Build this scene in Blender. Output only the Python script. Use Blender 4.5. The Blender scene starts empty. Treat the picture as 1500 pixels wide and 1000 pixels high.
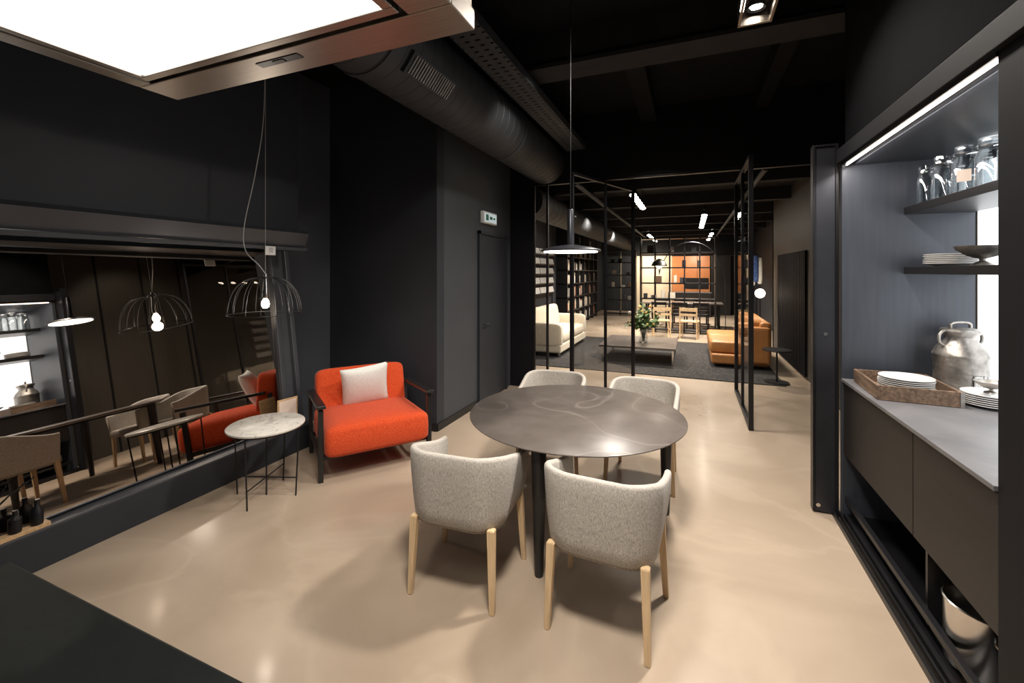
import bpy, bmesh, math, random
from mathutils import Vector, Matrix
random.seed(7)
D = bpy.data
sc = bpy.context.scene
COL = sc.collection

# ------------------------------------------------------------------ materials
def _nt(name):
    m = D.materials.new(name); m.use_nodes = True
    nt = m.node_tree
    return m, nt, nt.nodes['Principled BSDF']

def mat(name, col, rough=0.5, metal=0.0, emis=None, estr=0.0, var=0.12, nscale=6.0, bump=0.0, bscale=60, spec=0.5, stretch=(1,1,1), coat=0.0):
    m, nt, b = _nt(name)
    tc = nt.nodes.new('ShaderNodeTexCoord')
    mp = nt.nodes.new('ShaderNodeMapping'); mp.inputs['Scale'].default_value = stretch
    nt.links.new(tc.outputs['Object'], mp.inputs['Vector'])
    n = nt.nodes.new('ShaderNodeTexNoise'); n.inputs['Scale'].default_value = nscale; n.inputs['Detail'].default_value = 4
    nt.links.new(mp.outputs['Vector'], n.inputs['Vector'])
    r = nt.nodes.new('ShaderNodeValToRGB')
    r.color_ramp.elements[0].position = 0.3; r.color_ramp.elements[1].position = 0.7
    r.color_ramp.elements[0].color = (*[c*(1-var) for c in col], 1)
    r.color_ramp.elements[1].color = (*[min(1, c*(1+var)) for c in col], 1)
    nt.links.new(n.outputs['Fac'], r.inputs['Fac'])
    nt.links.new(r.outputs['Color'], b.inputs['Base Color'])
    b.inputs['Roughness'].default_value = rough
    b.inputs['Metallic'].default_value = metal
    b.inputs['Specular IOR Level'].default_value = spec
    b.inputs['Coat Weight'].default_value = coat
    if emis:
        b.inputs['Emission Color'].default_value = (*emis, 1)
        b.inputs['Emission Strength'].default_value = estr
    if bump > 0:
        n2 = nt.nodes.new('ShaderNodeTexNoise'); n2.inputs['Scale'].default_value = bscale; n2.inputs['Detail'].default_value = 3
        nt.links.new(mp.outputs['Vector'], n2.inputs['Vector'])
        bp = nt.nodes.new('ShaderNodeBump'); bp.inputs['Strength'].default_value = bump; bp.inputs['Distance'].default_value = 0.01
        nt.links.new(n2.outputs['Fac'], bp.inputs['Height'])
        nt.links.new(bp.outputs['Normal'], b.inputs['Normal'])
    return m

def veins(nt, vec, scale, width, dist=1.0, detail=5):
    n = nt.nodes.new('ShaderNodeTexNoise'); n.inputs['Scale'].default_value = scale
    n.inputs['Detail'].default_value = detail; n.inputs['Distortion'].default_value = dist
    nt.links.new(vec, n.inputs['Vector'])
    s = nt.nodes.new('ShaderNodeMath'); s.operation = 'SUBTRACT'; s.inputs[1].default_value = 0.5
    a = nt.nodes.new('ShaderNodeMath'); a.operation = 'ABSOLUTE'
    mr = nt.nodes.new('ShaderNodeMapRange'); mr.inputs['From Min'].default_value = 0; mr.inputs['From Max'].default_value = width
    mr.inputs['To Min'].default_value = 1; mr.inputs['To Max'].default_value = 0
    nt.links.new(n.outputs['Fac'], s.inputs[0]); nt.links.new(s.outputs[0], a.inputs[0]); nt.links.new(a.outputs[0], mr.inputs['Value'])
    return mr.outputs['Result']

def stone(name, c1, c2, cv, rough, scale=2.0, vscale=1.2, vw=0.012, vamt=0.6, cloud=(0.35,0.65), bump=0.0, rvar=0.0, dist=1.0, cdist=0.6, vdetail=5, coat=0.0):
    m, nt, b = _nt(name)
    tc = nt.nodes.new('ShaderNodeTexCoord'); vec = tc.outputs['Object']
    n = nt.nodes.new('ShaderNodeTexNoise'); n.inputs['Scale'].default_value = scale; n.inputs['Detail'].default_value = 7; n.inputs['Distortion'].default_value = cdist
    nt.links.new(vec, n.inputs['Vector'])
    r = nt.nodes.new('ShaderNodeValToRGB')
    r.color_ramp.elements[0].position = cloud[0]; r.color_ramp.elements[1].position = cloud[1]
    r.color_ramp.elements[0].color = (*c1, 1); r.color_ramp.elements[1].color = (*c2, 1)
    nt.links.new(n.outputs['Fac'], r.inputs['Fac'])
    v = veins(nt, vec, vscale, vw, dist, vdetail)
    mu = nt.nodes.new('ShaderNodeMath'); mu.operation = 'MULTIPLY'; mu.inputs[1].default_value = vamt
    nt.links.new(v, mu.inputs[0])
    mx = nt.nodes.new('ShaderNodeMix'); mx.data_type = 'RGBA'
    nt.links.new(mu.outputs[0], mx.inputs['Factor']); nt.links.new(r.outputs['Color'], mx.inputs[6]); mx.inputs[7].default_value = (*cv, 1)
    nt.links.new(mx.outputs[2], b.inputs['Base Color'])
    b.inputs['Coat Weight'].default_value = coat; b.inputs['Coat Roughness'].default_value = 0.14
    if rvar > 0:
        mr = nt.nodes.new('ShaderNodeMapRange'); mr.inputs['To Min'].default_value = rough - rvar; mr.inputs['To Max'].default_value = rough + rvar
        mr.inputs['From Min'].default_value = 0.3; mr.inputs['From Max'].default_value = 0.7
        nt.links.new(n.outputs['Fac'], mr.inputs['Value']); nt.links.new(mr.outputs['Result'], b.inputs['Roughness'])
    else:
        b.inputs['Roughness'].default_value = rough
    if bump > 0:
        bp = nt.nodes.new('ShaderNodeBump'); bp.inputs['Strength'].default_value = bump; bp.inputs['Distance'].default_value = 0.01
        nt.links.new(n.outputs['Fac'], bp.inputs['Height']); nt.links.new(bp.outputs['Normal'], b.inputs['Normal'])
    return m

def fabric(name, c1, c2, scale=170, stretch=(1,1,0.45), bump=0.5, pos=(0.38,0.62)):
    m, nt, b = _nt(name)
    tc = nt.nodes.new('ShaderNodeTexCoord')
    mp = nt.nodes.new('ShaderNodeMapping'); mp.inputs['Scale'].default_value = stretch
    nt.links.new(tc.outputs['Object'], mp.inputs['Vector'])
    n = nt.nodes.new('ShaderNodeTexNoise'); n.inputs['Scale'].default_value = scale; n.inputs['Detail'].default_value = 3
    nt.links.new(mp.outputs['Vector'], n.inputs['Vector'])
    r = nt.nodes.new('ShaderNodeValToRGB')
    r.color_ramp.elements[0].position = pos[0]; r.color_ramp.elements[1].position = pos[1]
    r.color_ramp.elements[0].color = (*c1, 1); r.color_ramp.elements[1].color = (*c2, 1)
    nt.links.new(n.outputs['Fac'], r.inputs['Fac']); nt.links.new(r.outputs['Color'], b.inputs['Base Color'])
    b.inputs['Roughness'].default_value = 0.95; b.inputs['Specular IOR Level'].default_value = 0.15
    b.inputs['Sheen Weight'].default_value = 0.1
    bp = nt.nodes.new('ShaderNodeBump'); bp.inputs['Strength'].default_value = bump; bp.inputs['Distance'].default_value = 0.003
    nt.links.new(n.outputs['Fac'], bp.inputs['Height']); nt.links.new(bp.outputs['Normal'], b.inputs['Normal'])
    return m

def emit(name, col, strength):
    m = D.materials.new(name); m.use_nodes = True; nt = m.node_tree
    nt.nodes.clear(); e = nt.nodes.new('ShaderNodeEmission'); o = nt.nodes.new('ShaderNodeOutputMaterial')
    e.inputs['Color'].default_value = (*col, 1); e.inputs['Strength'].default_value = strength
    nt.links.new(e.outputs[0], o.inputs['Surface']); return m

def thinglass(name, tint=(0.9,0.92,0.92), refl=0.08, rough=0.02):
    m = D.materials.new(name); m.use_nodes = True; nt = m.node_tree
    nt.nodes.clear(); o = nt.nodes.new('ShaderNodeOutputMaterial')
    t = nt.nodes.new('ShaderNodeBsdfTransparent'); t.inputs['Color'].default_value = (*tint, 1)
    g = nt.nodes.new('ShaderNodeBsdfGlossy'); g.inputs['Roughness'].default_value = rough
    lw = nt.nodes.new('ShaderNodeLayerWeight'); lw.inputs['Blend'].default_value = 0.25
    mr = nt.nodes.new('ShaderNodeMapRange'); mr.inputs['To Min'].default_value = refl*0.4; mr.inputs['To Max'].default_value = refl*5
    nt.links.new(lw.outputs['Facing'], mr.inputs['Value'])
    mx = nt.nodes.new('ShaderNodeMixShader')
    nt.links.new(mr.outputs['Result'], mx.inputs['Fac']); nt.links.new(t.outputs[0], mx.inputs[1]); nt.links.new(g.outputs[0], mx.inputs[2])
    nt.links.new(mx.outputs[0], o.inputs['Surface']); return m

def islands(name, cols, rough=0.7):
    m, nt, b = _nt(name)
    g = nt.nodes.new('ShaderNodeNewGeometry'); r = nt.nodes.new('ShaderNodeValToRGB'); r.color_ramp.interpolation = 'CONSTANT'
    els = r.color_ramp.elements
    while len(els) < len(cols): els.new(0.5)
    for i, c in enumerate(cols):
        els[i].position = i/len(cols); els[i].color = (*c, 1)
    nt.links.new(g.outputs['Random Per Island'], r.inputs['Fac']); nt.links.new(r.outputs['Color'], b.inputs['Base Color'])
    b.inputs['Roughness'].default_value = rough; return m

M = {}
M['floor'] = stone('polished_microcement', (0.325,0.252,0.184), (0.435,0.348,0.265), (0.54,0.45,0.35), 0.34, scale=0.9, vscale=0.8, vw=0.03, vamt=0.20, cloud=(0.28,0.70), bump=0.015, rvar=0.07, dist=0.5, cdist=1.2, vdetail=6, coat=0.22)
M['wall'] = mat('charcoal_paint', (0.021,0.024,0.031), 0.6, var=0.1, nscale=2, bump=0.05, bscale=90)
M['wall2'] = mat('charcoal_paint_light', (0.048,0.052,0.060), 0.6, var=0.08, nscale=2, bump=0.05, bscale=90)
M['wallolive'] = mat('dark_olive_panelling', (0.050,0.043,0.034), 0.55, var=0.15, nscale=8, stretch=(1,6,0.2))
M['ceil'] = mat('black_ceiling_paint', (0.006,0.006,0.007), 0.85, var=0.2, spec=0.15)
M['bulk'] = mat('black_bulkhead_paint', (0.0030,0.0032,0.0040), 0.9, var=0.2, spec=0.05)
M['beam'] = mat('black_beam_paint', (0.016,0.016,0.018), 0.8, var=0.2, spec=0.3)
M['duct'] = mat('duct_grey_paint', (0.030,0.033,0.038), 0.6, var=0.1, spec=0.35)
M['vent'] = mat('vent_metal', (0.26,0.26,0.26), 0.45, metal=0.3)
M['black'] = mat('black_metal', (0.012,0.012,0.014), 0.38, metal=0.3)
M['matteblack'] = mat('matte_black_panel', (0.006,0.006,0.008), 0.65, spec=0.2)
M['blackwood'] = mat('black_stained_wood', (0.012,0.011,0.011), 0.4, nscale=20, stretch=(1,1,0.1))
M['drawer'] = mat('dark_oak_veneer', (0.017,0.0145,0.0135), 0.5, nscale=24, stretch=(1,0.1,1), spec=0.3)
M['bluepanel'] = mat('blue_black_lacquer', (0.052,0.059,0.074), 0.40, var=0.10, nscale=40, stretch=(1,1,0.05), metal=0.2)
M['framemetal'] = mat('dark_bronze_frame', (0.045,0.047,0.056), 0.34, metal=0.6)
M['lintel'] = mat('lintel_metal', (0.085,0.088,0.10), 0.38, metal=0.4, nscale=3)
M['steel'] = mat('brushed_steel', (0.29,0.262,0.235), 0.34, metal=1.0, nscale=6, stretch=(1,60,60), var=0.12)
M['steel2'] = mat('polished_steel', (0.62,0.60,0.57), 0.22, metal=1.0, var=0.08)
M['pewter'] = mat('worn_pewter', (0.32,0.30,0.275), 0.45, metal=0.85, nscale=14, var=0.45, bump=0.4, bscale=25)
M['island'] = mat('green_black_worktop', (0.010,0.013,0.012), 0.5, nscale=30, var=0.2, spec=0.35)
M['tabletop'] = stone('dark_grey_marble', (0.095,0.080,0.070), (0.120,0.102,0.090), (0.27,0.235,0.21), 0.30, scale=7, vscale=0.75, vw=0.0035, vamt=0.42, dist=0.12, vdetail=2.2)
M['whitemarble'] = stone('white_marble', (0.58,0.55,0.50), (0.68,0.65,0.60), (0.25,0.23,0.21), 0.25, scale=6, vscale=5, vw=0.02, vamt=0.5)
M['counter'] = stone('grey_stone_counter', (0.11,0.11,0.118), (0.155,0.152,0.158), (0.22,0.21,0.21), 0.42, scale=5, vscale=3, vw=0.01, vamt=0.3)
M['tweed'] = fabric('beige_tweed', (0.27,0.245,0.215), (0.58,0.54,0.485), scale=340, stretch=(1,1,0.25), bump=0.25, pos=(0.28,0.68))
M['seatfab'] = fabric('taupe_seat_fabric', (0.22,0.19,0.16), (0.38,0.33,0.29), scale=200)
M['ash'] = mat('ash_wood', (0.64,0.46,0.27), 0.45, nscale=18, stretch=(4,4,0.25), var=0.15)
M['red'] = fabric('vermilion_wool', (0.47,0.052,0.015), (0.60,0.080,0.023), scale=110, stretch=(1,1,1), bump=0.25)
M['cream'] = fabric('cream_linen', (0.66,0.67,0.63), (0.79,0.80,0.77), scale=140, stretch=(1,1,1), bump=0.3)
M['sofab'] = fabric('beige_sofa_fabric', (0.54,0.47,0.37), (0.66,0.59,0.48), scale=60, stretch=(1,1,1), bump=0.15)
M['tan'] = mat('tan_leather', (0.44,0.19,0.06), 0.42, var=0.12, nscale=8, bump=0.1)
M['rug'] = fabric('charcoal_rug', (0.010,0.010,0.011), (0.050,0.046,0.045), scale=30, stretch=(1,1,1), bump=0.6)
M['tray'] = mat('rustic_wood', (0.16,0.10,0.062), 0.65, nscale=10, stretch=(6,0.6,6), var=0.5, bump=0.3)
M['wood'] = mat('light_wood', (0.55,0.36,0.19), 0.5, nscale=10, stretch=(1,6,6), var=0.2)
M['china'] = mat('white_china', (0.78,0.77,0.75), 0.18, var=0.02)
M['white'] = mat('white_plastic', (0.75,0.75,0.73), 0.4, var=0.02)
M['cord'] = mat('white_cord', (0.5,0.5,0.5), 0.5)
M['mirror'] = mat('tinted_mirror', (0.56,0.51,0.46), 0.012, metal=1.0, var=0.0)
M['glass'] = thinglass('door_glass', (0.88,0.88,0.88), 0.05)
M['jar'] = thinglass('jar_glass', (0.88,0.90,0.91), 0.22)
M['hoodlight'] = emit('hood_diffuser', (1.0,0.97,0.92), 5.5)
M['led'] = emit('led_strip_glow', (1.0,0.84,0.74), 12.0)
M['lamp'] = emit('lamp_diffuser', (1.0,0.93,0.85), 10.0)
M['bulb'] = emit('bulb_glow', (1.0,0.90,0.75), 50.0)
M['spot'] = emit('spot_glow', (1.0,0.90,0.76), 40.0)
M['globe'] = emit('globe_glow', (1.0,0.84,0.64), 7.0)
M['window'] = emit('frosted_window', (0.96,0.98,1.0), 3.0)
M['exit'] = emit('exit_sign_face', (0.72,0.82,0.80), 0.6)
M['exitg'] = mat('exit_sign_green', (0.02,0.2,0.11), 0.5)
M['orange'] = mat('orange_lacquer', (0.50,0.19,0.07), 0.4, var=0.06)
M['creamwall'] = mat('cream_wall', (0.62,0.54,0.42), 0.7, var=0.05)
M['green'] = mat('leaf_green', (0.06,0.12,0.03), 0.6, var=0.4)
M['books'] = islands('book_spines', [(0.6,0.56,0.50),(0.15,0.12,0.1),(0.7,0.67,0.62),(0.3,0.12,0.06),(0.65,0.6,0.52),(0.5,0.44,0.34)])
M['books2'] = islands('shelf_objects', [(0.03,0.03,0.03),(0.5,0.46,0.4),(0.12,0.07,0.04),(0.02,0.02,0.025),(0.25,0.22,0.2),(0.04,0.03,0.03)])
M['flowers'] = islands('flower_petals', [(0.8,0.72,0.6),(0.7,0.3,0.08),(0.75,0.6,0.2),(0.6,0.5,0.5)])
M['blue'] = fabric('blue_cloth', (0.04,0.08,0.22), (0.08,0.14,0.35), scale=40)
M['label'] = mat('paper_label', (0.75,0.62,0.52), 0.7, var=0.1)
M['barcode'] = mat('printed_label', (0.5,0.5,0.48), 0.6, nscale=90, stretch=(1,1,0.01), var=0.9)

# ------------------------------------------------------------------ geometry helpers
def link(ob, parent=None):
    COL.objects.link(ob)
    if parent is not None: ob.parent = parent
    return ob

def finish(bm, name, m, parent=None, smooth=False, loc=None):
    me = D.meshes.new(name)
    bmesh.ops.recalc_face_normals(bm, faces=bm.faces[:])
    bm.to_mesh(me); bm.free()
    if isinstance(m, (list, tuple)):
        for x in m: me.materials.append(x)
    else: me.materials.append(m)
    if smooth:
        for p in me.polygons: p.use_smooth = True
    ob = D.objects.new(name, me)
    if loc: ob.location = loc
    return link(ob, parent)

def autosmooth(ob, ang=40):
    me = ob.data
    for p in me.polygons: p.use_smooth = True
    bm = bmesh.new(); bm.from_mesh(me)
    for e in bm.edges:
        if len(e.link_faces) == 2 and e.calc_face_angle(0) > math.radians(ang): e.smooth = False
    bm.to_mesh(me); bm.free()
    return ob

def grp(name, loc=(0,0,0), rot=0.0):
    e = D.objects.new(name, None); e.location = loc; e.rotation_euler = (0,0,rot); e.empty_display_size = 0.1
    return link(e)

def addbox(bm, x0,x1,y0,y1,z0,z1, bevel=0.0, mi=0, mtx=None):
    t = bmesh.new()
    bmesh.ops.create_cube(t, size=1)
    for v in t.verts:
        v.co = Vector(((x0+x1)/2+v.co.x*(x1-x0), (y0+y1)/2+v.co.y*(y1-y0), (z0+z1)/2+v.co.z*(z1-z0)))
    if bevel > 0:
        bmesh.ops.bevel(t, geom=t.edges[:], offset=bevel, segments=2, affect='EDGES', profile=0.5)
    if mtx is not None: t.transform(mtx)
    tm = D.meshes.new('tmp'); t.to_mesh(tm); t.free()
    nf = len(bm.faces); bm.from_mesh(tm); D.meshes.remove(tm)
    bm.faces.ensure_lookup_table()
    for i in range(nf, len(bm.faces)): bm.faces[i].material_index = mi

def box(name, x0,x1,y0,y1,z0,z1, m, parent=None, bevel=0.0, mtx=None):
    bm = bmesh.new(); addbox(bm, x0,x1,y0,y1,z0,z1, bevel, 0, mtx)
    return finish(bm, name, m, parent)

def boxes(name, lst, m, parent=None, bevel=0.0):
    bm = bmesh.new()
    for b in lst:
        addbox(bm, *b[:6], bevel=bevel, mi=(b[6] if len(b) > 6 else 0))
    return finish(bm, name, m, parent)

def lathe(name, prof, m, parent=None, loc=(0,0,0), seg=48, ang=40, mtx=None):
    bm = bmesh.new(); rings = []
    for r, z in prof:
        if r < 1e-5: rings.append([bm.verts.new((0,0,z))])
        else: rings.append([bm.verts.new((r*math.cos(2*math.pi*i/seg), r*math.sin(2*math.pi*i/seg), z)) for i in range(seg)])
    for a, b in zip(rings, rings[1:]):
        for i in range(seg):
            j = (i+1) % seg
            if len(a) == 1 and len(b) > 1: bm.faces.new((a[0], b[i], b[j]))
            elif len(b) == 1 and len(a) > 1: bm.faces.new((a[i], a[j], b[0]))
            elif len(a) > 1: bm.faces.new((a[i], a[j], b[j], b[i]))
    if mtx is not None: bm.transform(mtx)
    ob = finish(bm, name, m, parent, loc=loc)
    return autosmooth(ob, ang)

def tube(name, pts, r, m, parent=None, seg=8, cyclic=False, bm_out=None, radii=None):
    pts = [Vector(p) for p in pts]; n = len(pts)
    bm = bm_out or bmesh.new(); rings = []
    up = None
    for i, p in enumerate(pts):
        if cyclic: t = (pts[(i+1) % n]-pts[i-1]).normalized()
        else: t = (pts[min(i+1,n-1)]-pts[max(i-1,0)]).normalized()
        if up is None:
            ref = Vector((0,0,1)) if abs(t.z) < 0.9 else Vector((1,0,0))
            up = (ref - t*ref.dot(t)).normalized()
        else:
            up = (up - t*up.dot(t)).normalized()
        s = t.cross(up); rr = radii[i] if radii else r
        rings.append([bm.verts.new(p + up*rr*math.cos(2*math.pi*k/seg) + s*rr*math.sin(2*math.pi*k/seg)) for k in range(seg)])
    pairs = list(zip(rings, rings[1:])) + ([(rings[-1], rings[0])] if cyclic else [])
    for a, b in pairs:
        for k in range(seg):
            bm.faces.new((a[k], a[(k+1)%seg], b[(k+1)%seg], b[k]))
    if not cyclic:
        bm.faces.new(rings[0]); bm.faces.new(rings[-1])
    if bm_out: return
    return autosmooth(finish(bm, name, m, parent), 50)

def spline(pts, n=12):
    P = [Vector(p) for p in pts]; P = [P[0]*2-P[1]] + P + [P[-1]*2-P[-2]]; out = []
    for i in range(1, len(P)-2):
        for k in range(n):
            t = k/n; a,b,c,d = P[i-1],P[i],P[i+1],P[i+2]
            out.append(0.5*((2*b)+(c-a)*t+(2*a-5*b+4*c-d)*t*t+(3*b-a-3*c+d)*t**3))
    out.append(P[-2]); return out

def cushion(name, w, d, h, m, parent, mtx, e1=0.28, e2=0.55, n=32, crown=0.0):
    bm = bmesh.new(); rings = []
    sg = lambda v, e: math.copysign(abs(v)**e, v)
    nv = 16
    for j in range(nv+1):
        ph = -math.pi/2 + math.pi*j/nv
        row = []
        for i in range(n*2):
            th = math.pi*i/n
            x = w/2*sg(math.cos(ph), e2)*sg(math.cos(th), e1)
            y = d/2*sg(math.cos(ph), e2)*sg(math.sin(th), e1)
            z = h/2*sg(math.sin(ph), e2)
            z *= 1 + crown*(1-(2*x/w)**2)*(1-(2*y/d)**2)
            row.append((x,y,z))
        if j in (0, nv): rings.append([bm.verts.new((0,0,row[0][2]))])
        else: rings.append([bm.verts.new(c) for c in row])
    N = n*2
    for a, b in zip(rings, rings[1:]):
        for i in range(N):
            j = (i+1) % N
            if len(a) == 1: bm.faces.new((a[0], b[i], b[j]))
            elif len(b) == 1: bm.faces.new((a[i], a[j], b[0]))
            else: bm.faces.new((a[i], a[j], b[j], b[i]))
    bm.transform(mtx)
    return finish(bm, name, m, parent, smooth=True)

def pillow(name, w, h, t, m, parent, mtx, n=18):
    bm = bmesh.new(); G = [[],[]]
    for s in (0,1):
        for i in range(n+1):
            row = []
            for j in range(n+1):
                u = 2*i/n-1; v = 2*j/n-1
                th = t/2*((1-u**2)*(1-v**2))**0.42
                px = u*w/2*(1-0.06*(1-v*v)); py = v*h/2*(1-0.06*(1-u*u))
                row.append(bm.verts.new((px, py, th if s else -th)))
            G[s].append(row)
        for i in range(n):
            for j in range(n):
                bm.faces.new((G[s][i][j], G[s][i+1][j], G[s][i+1][j+1], G[s][i][j+1]))
    bmesh.ops.remove_doubles(bm, verts=bm.verts[:], dist=0.0005)
    bm.transform(mtx)
    return finish(bm, name, m, parent, smooth=True)

def T(x,y,z): return Matrix.Translation((x,y,z))
def R(deg, ax): return Matrix.Rotation(math.radians(deg), 4, ax)

# ------------------------------------------------------------------ room shell
LX = -4.1; RX = 1.75; YB = -2.4; YP = 6.2; CZ = 4.0; YF = 20.0; SL = -3.75; SZ = 3.35
box('floor', LX-0.2, RX+0.9, YB-0.2, YF+0.3, -0.1, 0.0, M['floor'])
box('ceiling', LX-0.2, RX+0.2, YB-0.2, YP+0.1, CZ, CZ+0.1, M['ceil'])
box('ceiling_showroom', SL-0.2, RX+0.9, YP+0.1, YF+0.2, SZ, SZ+0.1, M['ceil'])
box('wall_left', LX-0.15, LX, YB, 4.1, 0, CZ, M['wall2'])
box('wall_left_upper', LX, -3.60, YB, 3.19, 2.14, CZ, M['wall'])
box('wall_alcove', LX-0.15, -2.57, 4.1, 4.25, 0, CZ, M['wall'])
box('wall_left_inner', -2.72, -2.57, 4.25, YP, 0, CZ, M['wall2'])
boxes('wall_partition', [(-2.72,-2.22,YP,YP+0.12,0,3.09), (-2.72,RX+0.1,YP,YP+0.12,3.09,CZ)], M['matteblack'])
box('wall_right', RX, RX+0.12, YB, 11.5, 0, CZ, M['wallolive'])
box('wall_back', LX, RX, YB-0.12, YB, 0, CZ, M['wall'])
box('wall_showroom_left', SL-0.12, SL, YP+0.12, YF, 0, SZ, M['wall'])
box('wall_showroom_near', SL, -2.72, YP, YP+0.12, 0, SZ, M['wall'])
box('wall_showroom_right', RX+0.5, RX+0.62, 11.5, YF, 0, SZ, M['wall'])
box('wall_showroom_step', RX, RX+0.62, 11.38, 11.5, 0, SZ, M['wall'])
box('wall_showroom_far', SL, RX+0.6, YF, YF+0.12, 0, SZ, M['wall'])
box('baseboard_alcove', LX, -2.57, 4.085, 4.1, 0, 0.08, M['black'])
box('baseboard_left_inner', -2.57, -2.555, 4.1, 5.05, 0, 0.08, M['black'])
boxes('trim_30', [(RX-0.012,RX-0.0005,yy,yy+0.03,0.0,CZ) for yy in (4.0,4.7,5.4,6.1)], M['black'])

g = grp('door_1', (-2.57, 5.55, 0))
box('leaf', 0.001, 0.02, -0.42, 0.42, 0.01, 2.24, M['wall'], g, 0.003)
boxes('frame', [(0.001,0.035,-0.47,-0.425,0,2.29),(0.001,0.035,0.425,0.47,0,2.29),(0.001,0.035,-0.47,0.47,2.245,2.29)], M['wall'], g, 0.002)
tube('handle', [(0.02,-0.34,1.05),(0.06,-0.34,1.05),(0.06,-0.22,1.05)], 0.009, M['framemetal'], g)

g = grp('exit_sign', (-2.57, 5.38, 2.48))
box('case', 0.0, 0.05, -0.21, 0.21, -0.08, 0.08, M['white'], g, 0.006)
box('face', 0.051, 0.053, -0.19, 0.19, -0.06, 0.06, M['exit'], g)
boxes('pictogram', [(0.0535,0.055,-0.15,-0.07,-0.04,0.04),(0.0535,0.055,-0.03,0.05,-0.02,0.02),(0.0535,0.055,0.08,0.14,-0.012,0.012)], M['exitg'], g)

# ------------------------------------------------------------------ ceiling structure
for i, y in enumerate((0.2, 4.05)):
    boxes('trim_%d' % (i+1), [(-3.6 if y < 3 else -2.57, RX, y-0.13, y+0.13, 3.70, CZ), (-3.6 if y < 3 else -2.57, RX, y-0.16, y+0.16, 3.66, 3.70)], M['beam'])
box('trim_3', -0.62, -0.42, 4.22, YP, 3.80, CZ, M['ceil'])
box('trim_4', 0.75, 0.9, 4.22, YP, 3.80, CZ, M['ceil'])

def ductobj(name, cx, cz, r, y0, y1, parent=None, step=0.16):
    prof = []; y = y0
    prof.append((0.0, y0)); prof.append((r, y0))
    while y < y1-step:
        y += step
        prof += [(r, y-0.008), (r+0.0035, y-0.004), (r+0.0035, y), (r, y+0.004)]
    prof += [(r, y1), (0.0, y1)]
    return lathe(name, prof, M['duct'], parent, mtx=T(cx,0,cz) @ R(-90,'X'), seg=64, ang=30)
g = grp('ventilation_duct')
ductobj('spiral_duct', -2.0, 3.36, 0.30, YB+0.05, YP-0.01, g, 0.14)
for yy in (2.3, 4.6):
    lathe('duct_collar', [(0.301,yy-0.03),(0.312,yy-0.025),(0.312,yy+0.025),(0.301,yy+0.03)], M['duct'], g, mtx=T(-2.0,0,3.36) @ R(-90,'X'), seg=64)
gm = T(-2.0,2.72,3.36) @ R(38,'Y')
bm = bmesh.new()
addbox(bm, 0.285,0.325,-0.28,0.28,-0.08,0.08, 0.004, 0, gm)
for k in range(18):
    y = -0.245+k*0.0288
    addbox(bm, 0.325,0.335,y-0.005,y+0.005,-0.065,0.065, 0, 1, gm)
finish(bm, 'air_grille', [M['duct'], M['vent']], g)
for y in (0.8, 3.4, 5.4):
    tube('hanger', [(-2.0,y,3.66),(-2.0,y,CZ)], 0.006, M['black'], g)

g = grp('cable_tray')
bm = bmesh.new()
addbox(bm, -1.66,-1.655,YB+0.1,YP-0.02,3.5,3.58)
addbox(bm, -1.385,-1.38,YB+0.1,YP-0.02,3.5,3.58)
y = YB+0.15
while y < YP-0.1:
    addbox(bm, -1.655,-1.385,y,y+0.060,3.5,3.504)
    for q in (-1.62,-1.53,-1.44): addbox(bm, q-0.025,q+0.025,y+0.060,y+0.08,3.5,3.504)
    y += 0.08
finish(bm, 'perforated_channel', M['duct'], g)
tube('cable', [(-1.5,YB+0.2,3.53),(-1.47,1,3.52),(-1.53,3,3.52),(-1.5,YP-0.1,3.53)], 0.018, M['black'], g)
for y in (-0.5, 2.0, 5.0):
    boxes('hanger', [(-1.655,-1.645,y,y+0.01,3.58,CZ),(-1.395,-1.385,y,y+0.01,3.58,CZ)], M['black'], g)

g = grp('ceiling_spotlight', (0.45, 3.55, 0))
boxes('housing', [(-0.115,-0.095,-0.2,0.2,3.62,3.80),(0.095,0.115,-0.2,0.2,3.62,3.80),(-0.095,0.095,-0.2,-0.18,3.62,3.80),(-0.095,0.095,0.18,0.2,3.62,3.80),(-0.095,0.095,-0.18,0.18,3.76,3.80)], M['steel'], g, 0.003)
box('stem', -0.02,0.02,-0.02,0.02,3.80,CZ, M['black'], g)
for k in (-0.09, 0.09):
    lathe('lamp_head', [(0.045,3.76),(0.065,3.69),(0.06,3.685),(0.04,3.70)], M['black'], g, loc=(0,k,0), seg=24)
    lathe('lens', [(0.0,3.700),(0.042,3.700),(0.042,3.698),(0.0,3.698)], M['spot'], g, loc=(0,k,0), seg=24)

# ------------------------------------------------------------------ mirror wall
TILT = 7.0; YAW = 2.0
g = grp('leaning_mirror', (-3.63, 1.8, 0.262)); g.rotation_euler = (0, math.radians(-TILT), math.radians(YAW))
ln = 1.71
box('mirror_glass', -0.02, 0.0, -2.4, 1.28, 0.0, ln-0.02, M['mirror'], g)
bm = bmesh.new()
addbox(bm, -0.04,0.035, 1.28,1.33, -0.010,ln, 0.006)
addbox(bm, -0.06,0.015, 1.33,1.43, -0.010,ln, 0.006)
addbox(bm, -0.08,0.055, 1.43,1.48, -0.010,ln, 0.006)
addbox(bm, -0.04,0.035,-2.46,-2.4, -0.010,ln, 0.006)
addbox(bm, -0.03,0.008,-2.4,1.28,-0.010,0.0, 0.002)
finish(bm, 'side_frame', M['lintel'], g)

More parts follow.
